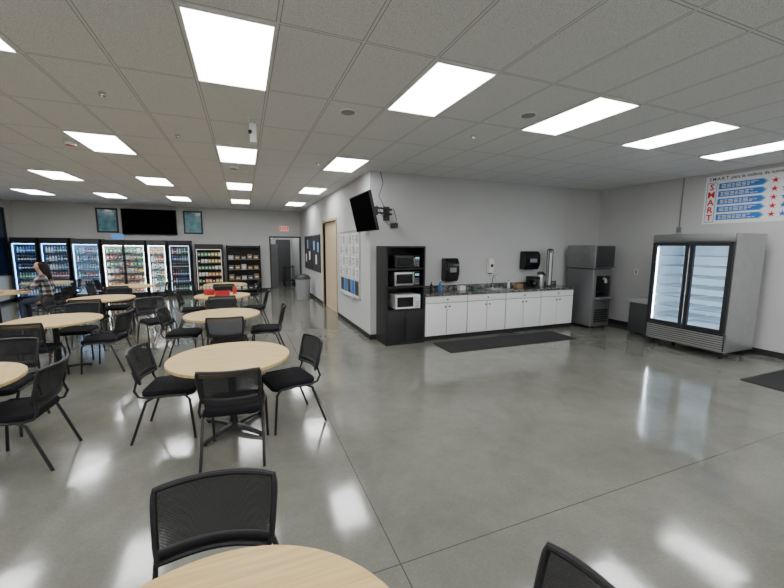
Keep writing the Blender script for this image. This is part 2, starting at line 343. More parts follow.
# ------------------------------------------------------------------ chairs
def bx(u,v):
    w=.226+.010*v; k=.07
    x=u*w*math.sqrt(1-k*v*v*v*v); zz=v*.14*math.sqrt(1-k*u*u*u*u)
    z=.69+zz; y=-.235-.09*(z-.49)/.35+.055*u*u
    return (x,y,z)
def chair():
    r=root("dining_chair","black stacking chair with curved mesh back and padded seat","chair",group="black cafeteria chairs")
    bm=bmesh.new(); o0=rrect(.45,.44,.07,6,0,.02)
    lv=[(.985,.425),(1,.435),(1,.462),(.96,.478),(.8,.486)]; rings=[]
    for s,z in lv: rings.append([bm.verts.new((p[0]*s,(p[1]-.02)*s+.02,z-(.012 if p[1]>.18 else 0))) for p in o0])
    for A,Bq in zip(rings,rings[1:]):
        for k in range(len(A)): bm.faces.new((A[k],A[(k+1)%len(A)],Bq[(k+1)%len(A)],Bq[k]))
    bm.faces.new(rings[0]); bm.faces.new(rings[-1]); obj("seat",bm,FAB,r,True)
    path=[]; n=12
    for k in range(n): path.append(bx(-1+2*k/n,1))
    for k in range(n): path.append(bx(1,1-2*k/n))
    for k in range(n): path.append(bx(1-2*k/n,-1))
    for k in range(n): path.append(bx(-1,-1+2*k/n))
    bm=bmesh.new(); tube(bm,path,.013,8,True); 
    low=[bx(-1+2*k/n,-.80) for k in range(n+1)]; tube(bm,low,.022,8,sx=1.3,sy=.5)
    fr=obj("backrest",bm,BLK,r,True)
    bm=bmesh.new(); g=[[bm.verts.new(bx(-1+2*i/12,-1+2*j/8)) for i in range(13)] for j in range(9)]
    for j in range(8):
        for i in range(12): bm.faces.new((g[j][i],g[j][i+1],g[j+1][i+1],g[j+1][i]))
    obj("mesh_panel",bm,MESHF,fr,True)
    for s in (-1,1):
        bm=bmesh.new(); p=bx(s*.97,-.1); q=bx(s*.98,-.8)
        tube(bm,[(s*.228,.02,.43),(s*.23,-.14,.425),(s*.232,-.205,.44),(s*.235,-.235,.50),(q[0]+s*.008,q[1]-.01,q[2]),(p[0]+s*.008,p[1]-.008,p[2])],.011); obj("back_support",bm,TUBE,r,True)
        bm=bmesh.new(); tube(bm,[(s*.235,.235,0),(s*.23,.205,.38),(s*.228,.17,.425),(s*.228,.02,.43)],.0125); obj("leg",bm,TUBE,r,True)
        bm=bmesh.new(); tube(bm,[(s*.24,-.29,0),(s*.232,-.15,.39),(s*.228,-.09,.425),(s*.228,.02,.43)],.0125); obj("leg",bm,TUBE,r,True)
    bm=bmesh.new(); tube(bm,[(-.228,.12,.42),(.228,.12,.42)],.01); tube(bm,[(-.228,-.06,.42),(.228,-.06,.42)],.01); obj("crossbar",bm,TUBE,r,True)
    return r
C0=chair(); cf=True
def put(x,y,dx,dy):
    global cf
    rz=math.atan2(dy,dx)-PI/2
    if cf: C0.location=(x,y,0); C0.rotation_euler=(0,0,rz); cf=False; return C0
    return dup(C0,(x,y,0),rz)
CH=[(-.185,1.315,-.14,-.99),(.61,.605,-1,.06),(-.12,3.31,.12,1),(-.70,3.97,1,-.12),(.38,3.77,-1,-.25),(-.25,5.64,.1,1),
(-1.77,3.80,-1,.05),(-2.25,4.55,0,-1),(-2.58,6.03,.05,1),(-1.90,6.38,-1,.15),(-.92,6.36,1,-.1),(.30,6.24,-1,.1),
(-1.03,8.64,1,0),(.17,8.43,-1,.1),(-.42,7.95,0,1),(-.45,9.15,0,-1),(-1.05,11.05,1,0),(.1,10.85,-1,0),(-.5,10.32,0,1),(-.4,6.90,.1,-1),
(-2.02,8.95,-1,0),(-2.65,8.25,0,1),(-3.28,8.9,1,0),(-3.14,6.65,1,0),(-2.5,7.17,0,-1),(-2.6,9.5,0,-1),
(-2.15,11.35,-1,.1),(-2.8,10.6,0,1),(-3.35,11.25,1,0),(-4.6,12.8,-1,0),(-3.6,12.6,.8,.5),(-1.5,7.6,.5,-.8)]
for ci,c in enumerate(CH):
    q=put(*c)
    if ci in (5,14):
        q["label"]="black stacking chair with grey mesh back at round table"
        for ch in q.children:
            for g in ch.children:
                if g.name.startswith("mesh_panel"):
                    g.data=g.data.copy(); g.data.materials.clear(); g.data.materials.append(MESHG)
pc=put(-4.08,10.6,-1,0)

# ------------------------------------------------------------------ person
def skin(name,verts,edges,m,parent,sub=1,label=None,roots=(0,)):
    me=D.meshes.new(name); me.from_pydata([v[0] for v in verts],edges,[]); o=D.objects.new(name,me); COL.objects.link(o); o.parent=parent
    md=o.modifiers.new("s","SKIN"); 
    if not me.skin_vertices: 
        bm=bmesh.new(); bm.from_mesh(me); bm.verts.layers.skin.verify(); bm.to_mesh(me); bm.free()
    for i,v in enumerate(verts):
        r=v[1]; me.skin_vertices[0].data[i].radius=(r,r) if not isinstance(r,tuple) else r
        me.skin_vertices[0].data[i].use_root=(i in roots)
    md.use_smooth_shade=True
    s=o.modifiers.new("u","SUBSURF"); s.levels=sub; s.render_levels=sub+1
    me.materials.append(m)
    if label: o["label"]=label
    return o
P=root("person","seated person with long dark hair in plaid shirt at round table","person",(-4.18,10.6,0),PI/2+.03)
P.scale=(1.05,1.0,1.0)
V=[];E=[]
def v(p,r,par=None):
    V.append((p,r)); 
    if par is not None: E.append((par,len(V)-1))
    return len(V)-1
pel=v((0,0,.54),(.13,.10)); sp1=v((0,.0,.74),(.12,.09),pel); ch=v((0,.03,.98),(.14,.1),sp1); nb=v((0,.05,1.13),.055,ch); nk=v((0,.07,1.18),.048,nb)
jw=v((0,.105,1.235),(.055,.062),nk); hd=v((0,.095,1.32),(.07,.09),jw); cr=v((0,.08,1.40),(.055,.07),hd); ns=v((0,.2,1.295),.012,hd)
for s in (-1,1):
    v((s*.085,.08,1.31),.014,hd)
    hp=v((s*.1,.03,.53),.07,pel); kn=v((s*.12,.42,.52),.045,hp); an=v((s*.12,.40,.1),.035,kn); v((s*.13,.52,.035),.03,an)
    sh=v((s*.17,.03,1.07),.055,ch); el=v((s*.24,.19,.84),.042,sh); wr=v((s*.12,.38,.80),.027,el); pa=v((s*.10,.44,.785),(.035,.018),wr)
    for k in range(4):
        a=v((s*.10+(k-1.5)*.02,.485,.777),.0085,pa); v((s*.10+(k-1.5)*.022,.52-abs(k-1.3)*.005,.762),.0075,a)
    a=v((s*.10-s*.04,.43,.777),.01,pa); v((s*.10-s*.055,.46,.77),.008,a)
skin("body",V,E,SKIN,P)
V=[];E=[]
a=v((0,0,.5),(.165,.135)); b2=v((0,0,.74),(.155,.125),a); c=v((0,.03,.98),(.17,.12),b2); v((0,.045,1.12),.085,c)
for s in (-1,1):
    sh=v((s*.17,.03,1.06),.078,c); el=v((s*.25,.19,.84),.062,sh); v((s*.135,.35,.81),.046,el)
skin("shirt",V,E,PLAID,P)
V=[];E=[]
a0=v((0,-.01,.70),(.13,.10)); a=v((0,.0,.575),(.14,.105),a0)
for s in (-1,1): h=v((s*.095,.10,.55),.092,a); k=v((s*.12,.42,.535),.07,h); v((s*.12,.40,.12),.05,k)
skin("trousers",V,E,DENIM,P)
for s in (-1,1):
    bm=bmesh.new(); prism(bm,rrect(.09,.26,.04,5,s*.125,.46),0,.03); prism(bm,rrect(.08,.22,.038,5,s*.125,.45),.03,.085); obj("shoe",bm,BLK,P,True)
    bm=bmesh.new(); bmesh.ops.create_uvsphere(bm,u_segments=10,v_segments=8,radius=.011); obj("eye",bm,BLKG,P,True,loc=(s*.03,.172,1.33))
V=[];E=[]
a=v((0,.06,1.41),(.098,.11)); b2=v((0,.02,1.32),(.105,.10),a); c=v((0,-.03,1.18),(.10,.08),b2); v((0,-.08,1.0),(.075,.045),c)
skin("hair",V,E,HAIR,P)
bm=bmesh.new(); tube(bm,[(-.02,.163,1.25),(0,.17,1.248),(.02,.163,1.25)],.006); obj("mouth",bm,LIP,P,True)
e=root("lunch_container","clear pink lunch container on round table","food container",(-4.95,10.35,.7425)); B("tub",mat("pink_tub",(.7,.35,.3),.4),(-.1,.1,-.07,.07,0,.06),e,bev=.012); B("lid",WHP,(-.105,.105,-.075,.075,.06,.07),e,bev=.003)

# ------------------------------------------------------------------ right glass-door fridge (front faces -X)
def shelfwire(bm,x0,x1,y0,y1,z,nb=14):
    tube(bm,[(x0,y0,z),(x1,y0,z)],.011,6); tube(bm,[(x0,y1,z),(x1,y1,z)],.006,6)
    tube(bm,[(x0,y0,z),(x0,y1,z)],.006,6); tube(bm,[(x1,y0,z),(x1,y1,z)],.006,6)
    for k in range(1,nb): 
        x=x0+(x1-x0)*k/nb; tube(bm,[(x,y0,z+.002),(x,y1,z+.002)],.004,4)
def hollow(bm,w,d,z0,z1,t,mi=0,mi2=1):
    box(bm,-w/2,-w/2+t,0,d,z0,z1,mi); box(bm,w/2-t,w/2,0,d,z0,z1,mi); box(bm,-w/2+t,w/2-t,d-t,d,z0,z1,mi)
    box(bm,-w/2+t,w/2-t,0,d-t,z0,z0+t,mi); box(bm,-w/2+t,w/2-t,0,d-t,z1-t,z1,mi)
    e=.004
    box(bm,-w/2+t,-w/2+t+e,.02,d-t,z0+t,z1-t,mi2); box(bm,w/2-t-e,w/2-t,.02,d-t,z0+t,z1-t,mi2); box(bm,-w/2+t+e,w/2-t-e,d-t-e,d-t,z0+t,z1-t,mi2)
    box(bm,-w/2+t+e,w/2-t-e,.02,d-t-e,z0+t,z0+t+e,mi2); box(bm,-w/2+t+e,w/2-t-e,.02,d-t-e,z1-t-e,z1-t,mi2)
INW=mat("white_fridge_liner",(0.72,0.83,0.92),0.5)
LEDB=mat("cool_white_tube",(0.9,0.9,0.9),0.5,emit=(.82,.93,1),estr=30)
FR=root("display_fridge","stainless two-door glass merchandiser fridge with lit empty shelves","fridge",(7.05,3.925,0),-PI/2)
fw,fd=1.23,.82
bm=bmesh.new(); hollow(bm,fw,fd,.42,1.88,.05)
box(bm,-fw/2,fw/2,0,fd,1.88,2.03,0); box(bm,-fw/2,fw/2,0.03,fd,.12,.42,0)
obj("body",bm,[STEEL,INW],FR)
B("header_panel",STEEL2,(-fw/2,fw/2,-.05,0,1.90,2.03),FR,bev=.008)
bm=bmesh.new()
for k in range(7): box(bm,-fw/2+.02,fw/2-.02,-.03,-.005,.15+k*.037,.172+k*.037)
obj("louvre_grille",bm,STEEL,FR)
B("grille_backing",BLK,(-fw/2+.02,fw/2-.02,-.004,.028,.14,.41),FR)
for s in (-1,1):
    x0,x1=(-fw/2+.01,-.006) if s<0 else (.006,fw/2-.01)
    bm=bmesh.new(); z0,z1=.43,1.89; t=.06
    box(bm,x0,x0+t,-.05,-.002,z0,z1); box(bm,x1-t,x1,-.05,-.002,z0,z1); box(bm,x0+t,x1-t,-.05,-.002,z0,z0+t); box(bm,x0+t,x1-t,-.05,-.002,z1-t,z1)
    dr=obj("door",bm,BLK,FR)
    B("glass_pane",GLASS,(x0+t,x1-t,-.03,-.024,z0+t,z1-t),dr)
    hx=(x1-.03 if s<0 else x0+.03)
    bm=bmesh.new(); tube(bm,[(hx,-.05,1.0),(hx,-.085,1.03),(hx,-.085,1.32),(hx,-.05,1.35)],.009); obj("handle",bm,BLK,dr,True)
    for z in (.58,.76,.94,1.12,1.30,1.48,1.66):
        bm=bmesh.new(); shelfwire(bm,x0+.045,x1-.035,.05,fd-.12,z); obj("shelf",bm,WIRE,FR)
    xx=x0+.05 if s<0 else x1-.05
    B("light_tube",LEDB,(xx-.012,xx+.012,.01,.03,.5,1.8),FR)
B("light_tube",LEDB,(-.015,.015,.01,.03,.5,1.8),FR)
for sx in (-1,1):
    for yy in (.1,fd-.1):
        bm=bmesh.new(); tube(bm,[(sx*(fw/2-.08)-.015,yy,.045),(sx*(fw/2-.08)+.015,yy,.045)],.045,16); box(bm,sx*(fw/2-.08)-.022,sx*(fw/2-.08)+.022,yy-.02,yy+.02,.07,.12); obj("caster",bm,BLK,FR,True)

SB=root("storage_bin","dark grey cooler box with lighter grey lid against wall","bin",(7.74,5.04,0))
B("body",DSTEEL,(-.24,.24,-.19,.19,.03,.66),SB,bev=.02); B("lid",LGREY,(-.255,.255,-.205,.205,.66,.77),SB,bev=.02)
for sx in (-1,1):
    bm=bmesh.new(); tube(bm,[(sx*.18-.02,-.13,.04),(sx*.18+.02,-.13,.04)],.04,14); tube(bm,[(sx*.18-.02,.13,.04),(sx*.18+.02,.13,.04)],.04,14); obj("wheel",bm,BLK,SB,True)

# ------------------------------------------------------------------ ice machine (front -Y)
IM=root("ice_machine","grey and black ice machine on dispenser cabinet","ice machine",(7.27,5.70,0))
w=.29
B("dispenser_body",MGREY,(-w+.005,w-.005,0,.72,.06,1.32),IM,bev=.03)
B("ice_maker_head",STEEL2,(-w,w,-.01,.74,1.34,1.84),IM,bev=.015)
B("neck_panel",DSTEEL,(-w+.03,w-.03,.03,.68,1.30,1.345),IM)
B("head_front_panel",DSTEEL,(-w+.015,w-.015,-.022,-.011,1.36,1.82),IM,bev=.004)
B("recess_panel",BLKG,(-w+.09,w-.09,-.012,.004,.72,1.18),IM,bev=.003)
bm=bmesh.new(); tube(bm,[(0,-.01,1.12),(0,-.06,1.10),(0,-.07,1.03)],.03,12); obj("spout",bm,STEEL,IM,True)
B("drip_tray",STEEL,(-w+.08,w-.08,-.12,-.0125,.68,.71),IM,bev=.005)
bm=bmesh.new()
for k in range(6): box(bm,-w+.09,w-.09,-.01,.002,.16+k*.05,.19+k*.05)
obj("vent_grille",bm,BLK,IM)
for sx in (-1,1):
    for yy in (.08,.62):
        bm=bmesh.new(); lathe(bm,[(.03,0),(.025,.02),(.022,.065)],12,sx*(w-.09),yy); obj("leg",bm,BLK,IM,True)

# ------------------------------------------------------------------ counter cabinets
CX0,CX1,CYF=3.10,6.80,6.03; cw=(CX1-CX0)/4
def knob(p,x,y,z): 
    bm=bmesh.new(); tube(bm,[(x,y,z),(x,y-.02,z)],.006,8); tube(bm,[(x,y-.02,z),(x,y-.03,z)],.015,12); return obj("knob",bm,BLK,p,True)
def cabinet():
    r=root("base_cabinet","white laminate base cabinet with two doors and drawer","cabinet",group="white base cabinets under countertop")
    bm=bmesh.new(); box(bm,0,cw-.002,.02,.53,.1,.87); obj("body",bm,GREY,r); B("toe_kick",BASEB,(0,cw-.002,.08,.53,0,.1),r)
    d=B("drawer",WHT,(.008,cw-.010,0,.019,.737,.862),r,bev=.003); knob(d,cw/2,0,.80)
    for s in (0,1):
        x0=.008+s*(cw/2-.003); x1=x0+cw/2-.015
        d=B("door",WHT,(x0,x1,0,.019,.108,.725),r,bev=.003); knob(d,(x1-.04) if s==0 else (x0+.04),0,.66)
    return r
K0=cabinet(); K0.location=(CX0,CYF,0)
for k in range(1,4): dup(K0,(CX0+k*cw,CYF,0))
SX0,SX1=4.70,5.20
bm=bmesh.new(); y0,y1=CYF-.03,YB-.001
box(bm,CX0-.005,SX0,y0,y1,.872,.912); box(bm,SX1,CX1+.02,y0,y1,.872,.912); box(bm,SX0,SX1,y0,y0+.1,.872,.912); box(bm,SX0,SX1,y1-.12,y1,.872,.912)
box(bm,CX0-.005,CX1+.02,YB-.02,y1,.912,1.01)
tag(obj("countertop",bm,GRAN),"dark speckled granite countertop with backsplash on white cabinets","countertop")
SK=root("sink","stainless steel sink basin set in granite countertop","sink",(0,0,0))
bm=bmesh.new(); a0,a1,b0,b1=SX0+.003,SX1-.003,y0+.103,y1-.123
box(bm,a0,a0+.01,b0,b1,.875,.915); box(bm,a1-.01,a1,b0,b1,.875,.915); box(bm,a0,a1,b0,b0+.01,.875,.915); box(bm,a0,a1,b1-.01,b1,.875,.915); box(bm,a0,a1,b0,b1,.8725,.876)
obj("basin",bm,STEEL,SK)
FA=root("faucet","chrome gooseneck faucet behind sink","faucet",(4.95,YB-.08,.913))
bm=bmesh.new(); lathe(bm,[(.03,0),(.028,.02),(.014,.03)],16); tube(bm,[(0,0,.02),(0,0,.2),(0,-.03,.27),(0,-.08,.29),(0,-.13,.26),(0,-.14,.2)],.011,10); obj("spout",bm,CHROME,FA,True)
bm=bmesh.new(); tube(bm,[(.02,0,.05),(.07,0,.08)],.007); obj("handle",bm,CHROME,FA,True)

def bottle(name,label,cat,x,y,z,h,r,m,capm,grp=None):
    e=root(name,label,cat,(x,y,z),group=grp); bm=bmesh.new(); lathe(bm,[(r*.95,0),(r,.01),(r,h*.6),(r*.8,h*.72),(r*.35,h*.82),(r*.35,h*.9)],16); obj("bottle_body",bm,m,e,True)
    bm=bmesh.new(); lathe(bm,[(r*.42,h*.9),(r*.42,h)],12); obj("cap",bm,capm,e,True); return e
zc=.913; yc=YB-.2
bottle("soap_bottle","small white pump soap bottle on countertop","soap bottle",5.32,yc+.05,zc,.17,.03,WHP,BLK)
bottle("spray_bottle","blue cleaning bottle standing on countertop","cleaning bottle",3.62,yc+.03,zc,.22,.033,mat("blue_liquid",(.05,.2,.5),.3),WHP)
bottle("sauce_bottle","black sauce bottle standing on countertop","bottle",3.4,yc,zc,.19,.03,BLK,RED)
tag(B("napkin_box",WHP,(-.07,.07,-.05,.05,0,.09),bev=.006,loc=(4.1,yc,zc)),"white napkin box on countertop","box")
tag(B("cardboard_box",CARD,(-.08,.08,-.06,.06,0,.08),bev=.004,loc=(5.55,yc,zc)),"small brown cardboard box on countertop","box")
tag(B("tea_box",mat("dark_green_box",(.05,.12,.07),.6),(-.05,.05,-.04,.04,0,.07),bev=.003,loc=(4.4,yc,zc)),"small dark green box on countertop","box")
CM=root("coffee_maker","black drip coffee maker with glass carafe on countertop","coffee maker",(5.90,yc-.05,zc))
B("base",BLK,(-.09,.09,-.13,.12,0,.03),CM,bev=.006); B("tower",BLK,(-.09,.09,.03,.12,.03,.24),CM,bev=.008); B("brew_head",BLK,(-.09,.09,-.12,.03,.17,.24),CM,bev=.01)
bm=bmesh.new(); lathe(bm,[(.055,.032),(.066,.06),(.063,.11),(.045,.14)],20,0,-.05); obj("carafe",bm,BLKG,CM,True)
CU=root("cup_stack","tall stack of paper cups in dark wire holder on countertop","cups",(6.40,yc,zc))
bm=bmesh.new()
for k in range(24): lathe(bm,[(.037,.03+k*.03),(.048,.06+k*.03),(.051,.062+k*.03)],16)
obj("cups",bm,PAPER,CU,True); bm=bmesh.new(); lathe(bm,[(.09,0),(.09,.02),(.03,.03)],18); lathe(bm,[(.03,.80),(.065,.81),(.065,.83),(.03,.85)],18)
for a in (.5,2.1,3.7,5.3): tube(bm,[(.06*math.cos(a),.06*math.sin(a),.012),(.06*math.cos(a),.06*math.sin(a),.815)],.009,6)
obj("holder",bm,DSTEEL,CU,True)
UR=root("coffee_urn","black and steel airpot coffee dispenser on countertop","coffee dispenser",(6.16,yc,zc))
bm=bmesh.new(); lathe(bm,[(.08,0),(.085,.02),(.085,.24),(.075,.27)],20); obj("urn_body",bm,STEEL,UR,True)
bm=bmesh.new(); lathe(bm,[(.08,.27),(.075,.32),(.04,.34)],20); tube(bm,[(0,-.05,.30),(0,-.13,.29),(0,-.14,.25)],.012); obj("pump_top",bm,BLK,UR,True)

def disp(name,label,cat,x,z0,z1,w,d,m,capm):
    e=root(name,label,cat,(x,YB,z0)); h=z1-z0
    bm=bmesh.new(); prof=[(0,0),(0,h),(-d*.7,h),(-d,h*.8),(-d,h*.3),(-d*.75,0.0)]
    prism(bm,prof,-w/2,w/2,axis='x'); bmesh.ops.bevel(bm,geom=list(bm.edges),offset=.012,segments=2,affect='EDGES'); obj("housing",bm,m,e,True)
    B("viewing_window",capm,(-w*.25,w*.25,-d-.003,-d+.001,h*.4,h*.6),e); bm=bmesh.new(); tube(bm,[(-w*.3,-d*.4,-.012),(w*.3,-d*.4,-.012)],.012); obj("outlet",bm,capm,e,True); return e
disp("paper_towel_dispenser","black paper towel dispenser mounted on grey wall","towel dispenser",3.88,1.10,1.56,.30,.22,BLKG,GREY)
disp("soap_dispenser","white wall soap dispenser with black window above sink","soap dispenser",4.90,1.24,1.55,.13,.11,WHP,BLK)
disp("paper_towel_dispenser","large black roll towel dispenser mounted on wall","towel dispenser",5.92,1.30,1.70,.40,.22,BLKG,GREY)

# ------------------------------------------------------------------ black shelving unit
SH=root("shelving_unit","tall black cabinet with open shelves holding microwaves","shelving cabinet",(2.70,6.03,0))
w=.385; d=.52
bm=bmesh.new(); box(bm,-w,-w+.03,0,d,0,1.80); box(bm,w-.03,w,0,d,0,1.80); box(bm,-w+.03,w-.03,d-.02,d,.05,1.80); box(bm,-w+.03,w-.03,0,d-.02,1.77,1.80); box(bm,-w+.03,w-.03,.0,d-.02,0,.05); obj("body",bm,BLK,SH)
for z in (.62,1.05,1.38): B("shelf",BLK,(-w+.03,w-.03,.0,d-.02,z,z+.025),SH)
for s in (-1,1):
    x0,x1=(-w+.032,-.003) if s<0 else (.003,w-.032); dd=B("door",BLK,(x0,x1,0,.018,.055,.615),SH,bev=.003); bm=bmesh.new(); tube(bm,[(s*.03,0,.38),(s*.03,-.022,.39),(s*.03,-.022,.47),(s*.03,0,.48)],.005); obj("handle",bm,BLK,dd,True)
def microwave(label,x,z,m,h,wx=.48):
    e=root("microwave",label,"microwave",(x,6.07,z)); B("body",m,(-wx/2,wx/2,0,.38,.01,h),e,bev=.008)
    dr=B("door",m,(-wx/2+.005,wx/2-.12,-.018,-.001,.015,h-.005),e,bev=.004); B("window",BLKG,(-wx/2+.03,wx/2-.15,-.021,-.018,.05,h-.04),dr)
    bm=bmesh.new(); hx=wx/2-.135; tube(bm,[(hx,-.018,.05),(hx,-.045,.06),(hx,-.045,h-.06),(hx,-.018,h-.05)],.007); obj("handle",bm,STEEL if m is not WHP else WHP,dr,True)
    B("control_panel",BLKG if m is not WHP else WHP,(wx/2-.115,wx/2-.005,-.014,-.001,.015,h-.005),e); B("display",mat("microwave_display",(.02,.1,.12),.3,emit=(.3,.8,.9),estr=.8),(wx/2-.1,wx/2-.02,-.017,-.014,h-.07,h-.035),e)
    bm=bmesh.new()
    for r_ in range(4):
        for c_ in range(3): box(bm,wx/2-.1+c_*.028,wx/2-.08+c_*.028,-.017,-.014,.03+r_*.032,.05+r_*.032)
    obj("keypad",bm,GREY,e)
    bm=bmesh.new()
    for sx in (-1,1):
        for yy in (.05,.33): lathe(bm,[(.014,0),(.014,.012)],8,sx*(wx/2-.05),yy)
    obj("foot",bm,BLK,e); return e
microwave("black microwave with glossy door on upper shelf",2.74,1.406,BLK,.23,.5)
microwave("stainless microwave with dark glass door on middle shelf",2.74,1.076,STEEL,.26,.5)
microwave("white microwave on lower shelf of black cabinet",2.76,.646,WHP,.27,.5)

def fmat(x0,x1,y0,y1,rot,label):
    bm=bmesh.new(); cx,cy=(x0+x1)/2,(y0+y1)/2; prism(bm,rrect(x1-x0,y1-y0,.03,4),0.0,.008,0); prism(bm,rrect(x1-x0-.06,y1-y0-.06,.02,4),.008,.011,0)
    o=obj("floor_mat",bm,MAT_,loc=(cx,cy,.0005),rot=(0,0,rot)); tag(o,label,"floor mat")
fmat(3.2,6.05,5.22,5.90,-.01,"long charcoal floor mat in front of white cabinets")
fmat(6.25,7.95,2.2,2.72,0,"charcoal floor mat beside stainless fridge")

# ------------------------------------------------------------------ banner on right wall
BN=root("wall_banner","white printed safety banner with blue arrows and red stars","banner",(XR-.001,4.38,0))
RT=(PI/2,0,-PI/2)
B("banner_sheet",PAPER,(-.006,0,-2.75,0,2.24,3.10),BN)
X=-.0075
text("S.M.A.R.T. para la cadena de suministro",.074,NAVY,BN,(X,-.05,3.02),RT,off=.0008)
for bi,off in enumerate((0,-1.33)):
    B("letter_column",BLUEINK,(-.0075,-.006,off-.18,off-.03,2.27,2.985),BN)
    B("letter_background",PAPER,(-.0085,-.0075,off-.172,off-.038,2.28,2.975),BN)
    for k,chh in enumerate("SMART"):
        z=2.855-k*.137
        text(chh,.15,REDINK,BN,(-.0098,off-.105,z),RT,align='CENTER',off=.004)
        bm=bmesh.new(); y0=off-.21; y1=off-.90; zz=z+.05; hh=.055
        prism(bm,[(y0,zz-hh),(y0,zz+hh),(y1+.06,zz+hh),(y1,zz),(y1+.06,zz-hh)],-.008,-.006,axis='x'); obj("arrow",bm,LBLUE,BN)
        bm=bmesh.new(); prism(bm,[(y0-.004,zz-hh+.008),(y0-.004,zz+hh-.008),(y1+.08,zz+hh-.008),(y1+.03,zz),(y1+.08,zz-hh+.008)],-.0088,-.008,axis='x'); obj("arrow_band",bm,BLUEINK,BN)
        bm=bmesh.new()
        for li,zo in enumerate((.024,.0,-.024)):
            yy=y0-.04; end=y0-.56+.06*((k+li)%3)
            while yy>end:
                wl=.04+.03*((int(yy*1000)+k)%3)/2; box(bm,-.0096,-.0088,max(yy-wl,end),yy,zz+zo-.005,zz+zo+.005); yy-=wl+.015
        obj("caption",bm,PAPER,BN)
        for cy,m_ in ((off-.985,REDINK),(off-1.12,BLUEINK),(off-1.245,REDINK)):
            bm=bmesh.new(); pts=[]
            for q in range(10):
                rr=.055 if q%2==0 else .021; a=PI/2+q*PI/5; pts.append((cy+rr*math.cos(a),zz+rr*math.sin(a)))
            prism(bm,pts,-.008,-.006,axis='x'); obj("star",bm,m_,BN)
PC=root("conduit","thin grey electrical conduit running down wall","conduit",(XR-.02,4.76,0))
bm=bmesh.new(); tube(bm,[(0,0,2.2),(0,0,3.155)],.011,10); obj("pipe",bm,GREY,PC,True); B("junction_box",GREY,(-.02,.018,-.04,.04,2.1,2.2),PC,bev=.004)
e=root("power_outlet","white wall power outlet plate beside ice machine","outlet",(XR-.001,5.55,0)); B("plate",WHP,(-.008,0,-.04,.04,1.2,1.32),e); B("socket",GREY,(-.010,-.008,-.018,.018,1.22,1.3),e)

# ------------------------------------------------------------------ TV on bracket at corner
TV=root("television","black flat television tilted down on wall bracket","television",(1.93,6.20,2.36))
TV.rotation_euler=(0,math.radians(-13),0)
B("casing",BLK,(-.0,.045,-.57,.57,-.32,.32),TV,bev=.006); B("screen",SCR,(-.003,0.0,-.555,.555,-.305,.305),TV)
BR=root("tv_bracket","black articulated television wall bracket with cables","tv bracket",(2.52,YB,2.40))
B("wall_plate",BLK,(-.06,.06,-.025,0,-.13,.13),BR); bm=bmesh.new()
for z in (-.04,.04): tube(bm,[(0,-.025,z),(-.05,-.4,z),(-.42,-.62,z)],.016)
obj("arm",bm,BLK,BR,True)
B("mounting_plate",BLK,(-.545,-.42,-.72,-.52,-.09,.05),BR)
bm=bmesh.new(); tube(bm,[(-.1,-.2,.08),(-.2,-.15,.3),(-.08,-.05,.55),(-.12,-.01,.755)],.006,6); tube(bm,[(-.4,-.6,.08),(-.15,-.45,-.22),(.12,-.12,-.26),(.2,-.03,-.1),(.14,-.02,.1),(.04,-.03,.05)],.006,6); obj("cable",bm,BLK,BR,True)
B("media_box",BLK,(.08,.2,-.12,-.001,-.26,-.17),BR,bev=.01)

# ------------------------------------------------------------------ boards on side wall
WB=root("whiteboard","white dry-erase board with papers and handwritten notes","whiteboard",(XC,8.05,0))
B("writing_surface",mat("whiteboard_enamel",(.80,.81,.82),.2,var=.01),(-.02,0,-.85,.85,.70,2.12),WB)
bm=bmesh.new(); 
for d_ in ((-.86,.86,2.1,2.13),(-.86,.86,.68,.71),(-.87,-.84,.68,2.13),(.84,.87,.68,2.13)): box(bm,-.03,0,d_[0],d_[1],d_[2],d_[3])
obj("frame",bm,ALU,WB); B("pen_tray",ALU,(-.09,-.03,-.5,.5,.68,.70),WB)
NP=mat("pale_notice_paper",(.68,.69,.70),.8)
for r_ in range(4):
    for c_ in range(6):
        y=-.79+c_*.27; z=1.13+r_*.24
        B("notice",(PAPER,NP)[(r_+c_)%2],(-.0225,-.0201,y,y+.24,z,z+.21),WB)
bm=bmesh.new()
for r_ in range(4):
    for c_ in range(6):
        y=-.77+c_*.27; z=1.15+r_*.24
        for k in range(6): box(bm,-.0235,-.0226,y,y+random.uniform(.12,.2),z+k*.028,z+k*.028+.011)
obj("handwriting",bm,INK,WB)
for y,m_ in ((-.78,DSTEEL),(-.48,BLUEINK),(-.18,DSTEEL),(.12,BLUEINK),(.42,DSTEEL)): B("notice",m_,(-.0245,-.0226,y,y+.26,.76,1.06),WB)
BB=root("notice_board","black framed notice board pinned with papers","notice board",(XC,12.85,0))
B("board",mat("black_felt",(.03,.03,.035),.9),(-.02,0,-1.45,1.45,.98,2.12),BB)
bm=bmesh.new()
for d_ in ((-1.47,1.47,2.10,2.14),(-1.47,1.47,.96,1.0),(-1.48,-1.44,.96,2.14),(1.44,1.48,.96,2.14),(-.02,.02,.96,2.14)): box(bm,-.03,0,d_[0],d_[1],d_[2],d_[3])
obj("frame",bm,BLK,BB)
for k,(y,z) in enumerate(((-1.3,1.6),(-.95,1.2),(-.6,1.65),(.3,1.3),(.7,1.7),(1.05,1.2))): B("notice",PAPER if k%2 else LBLUE,(-.0225,-.0201,y,y+.25,z,z+.3),BB)

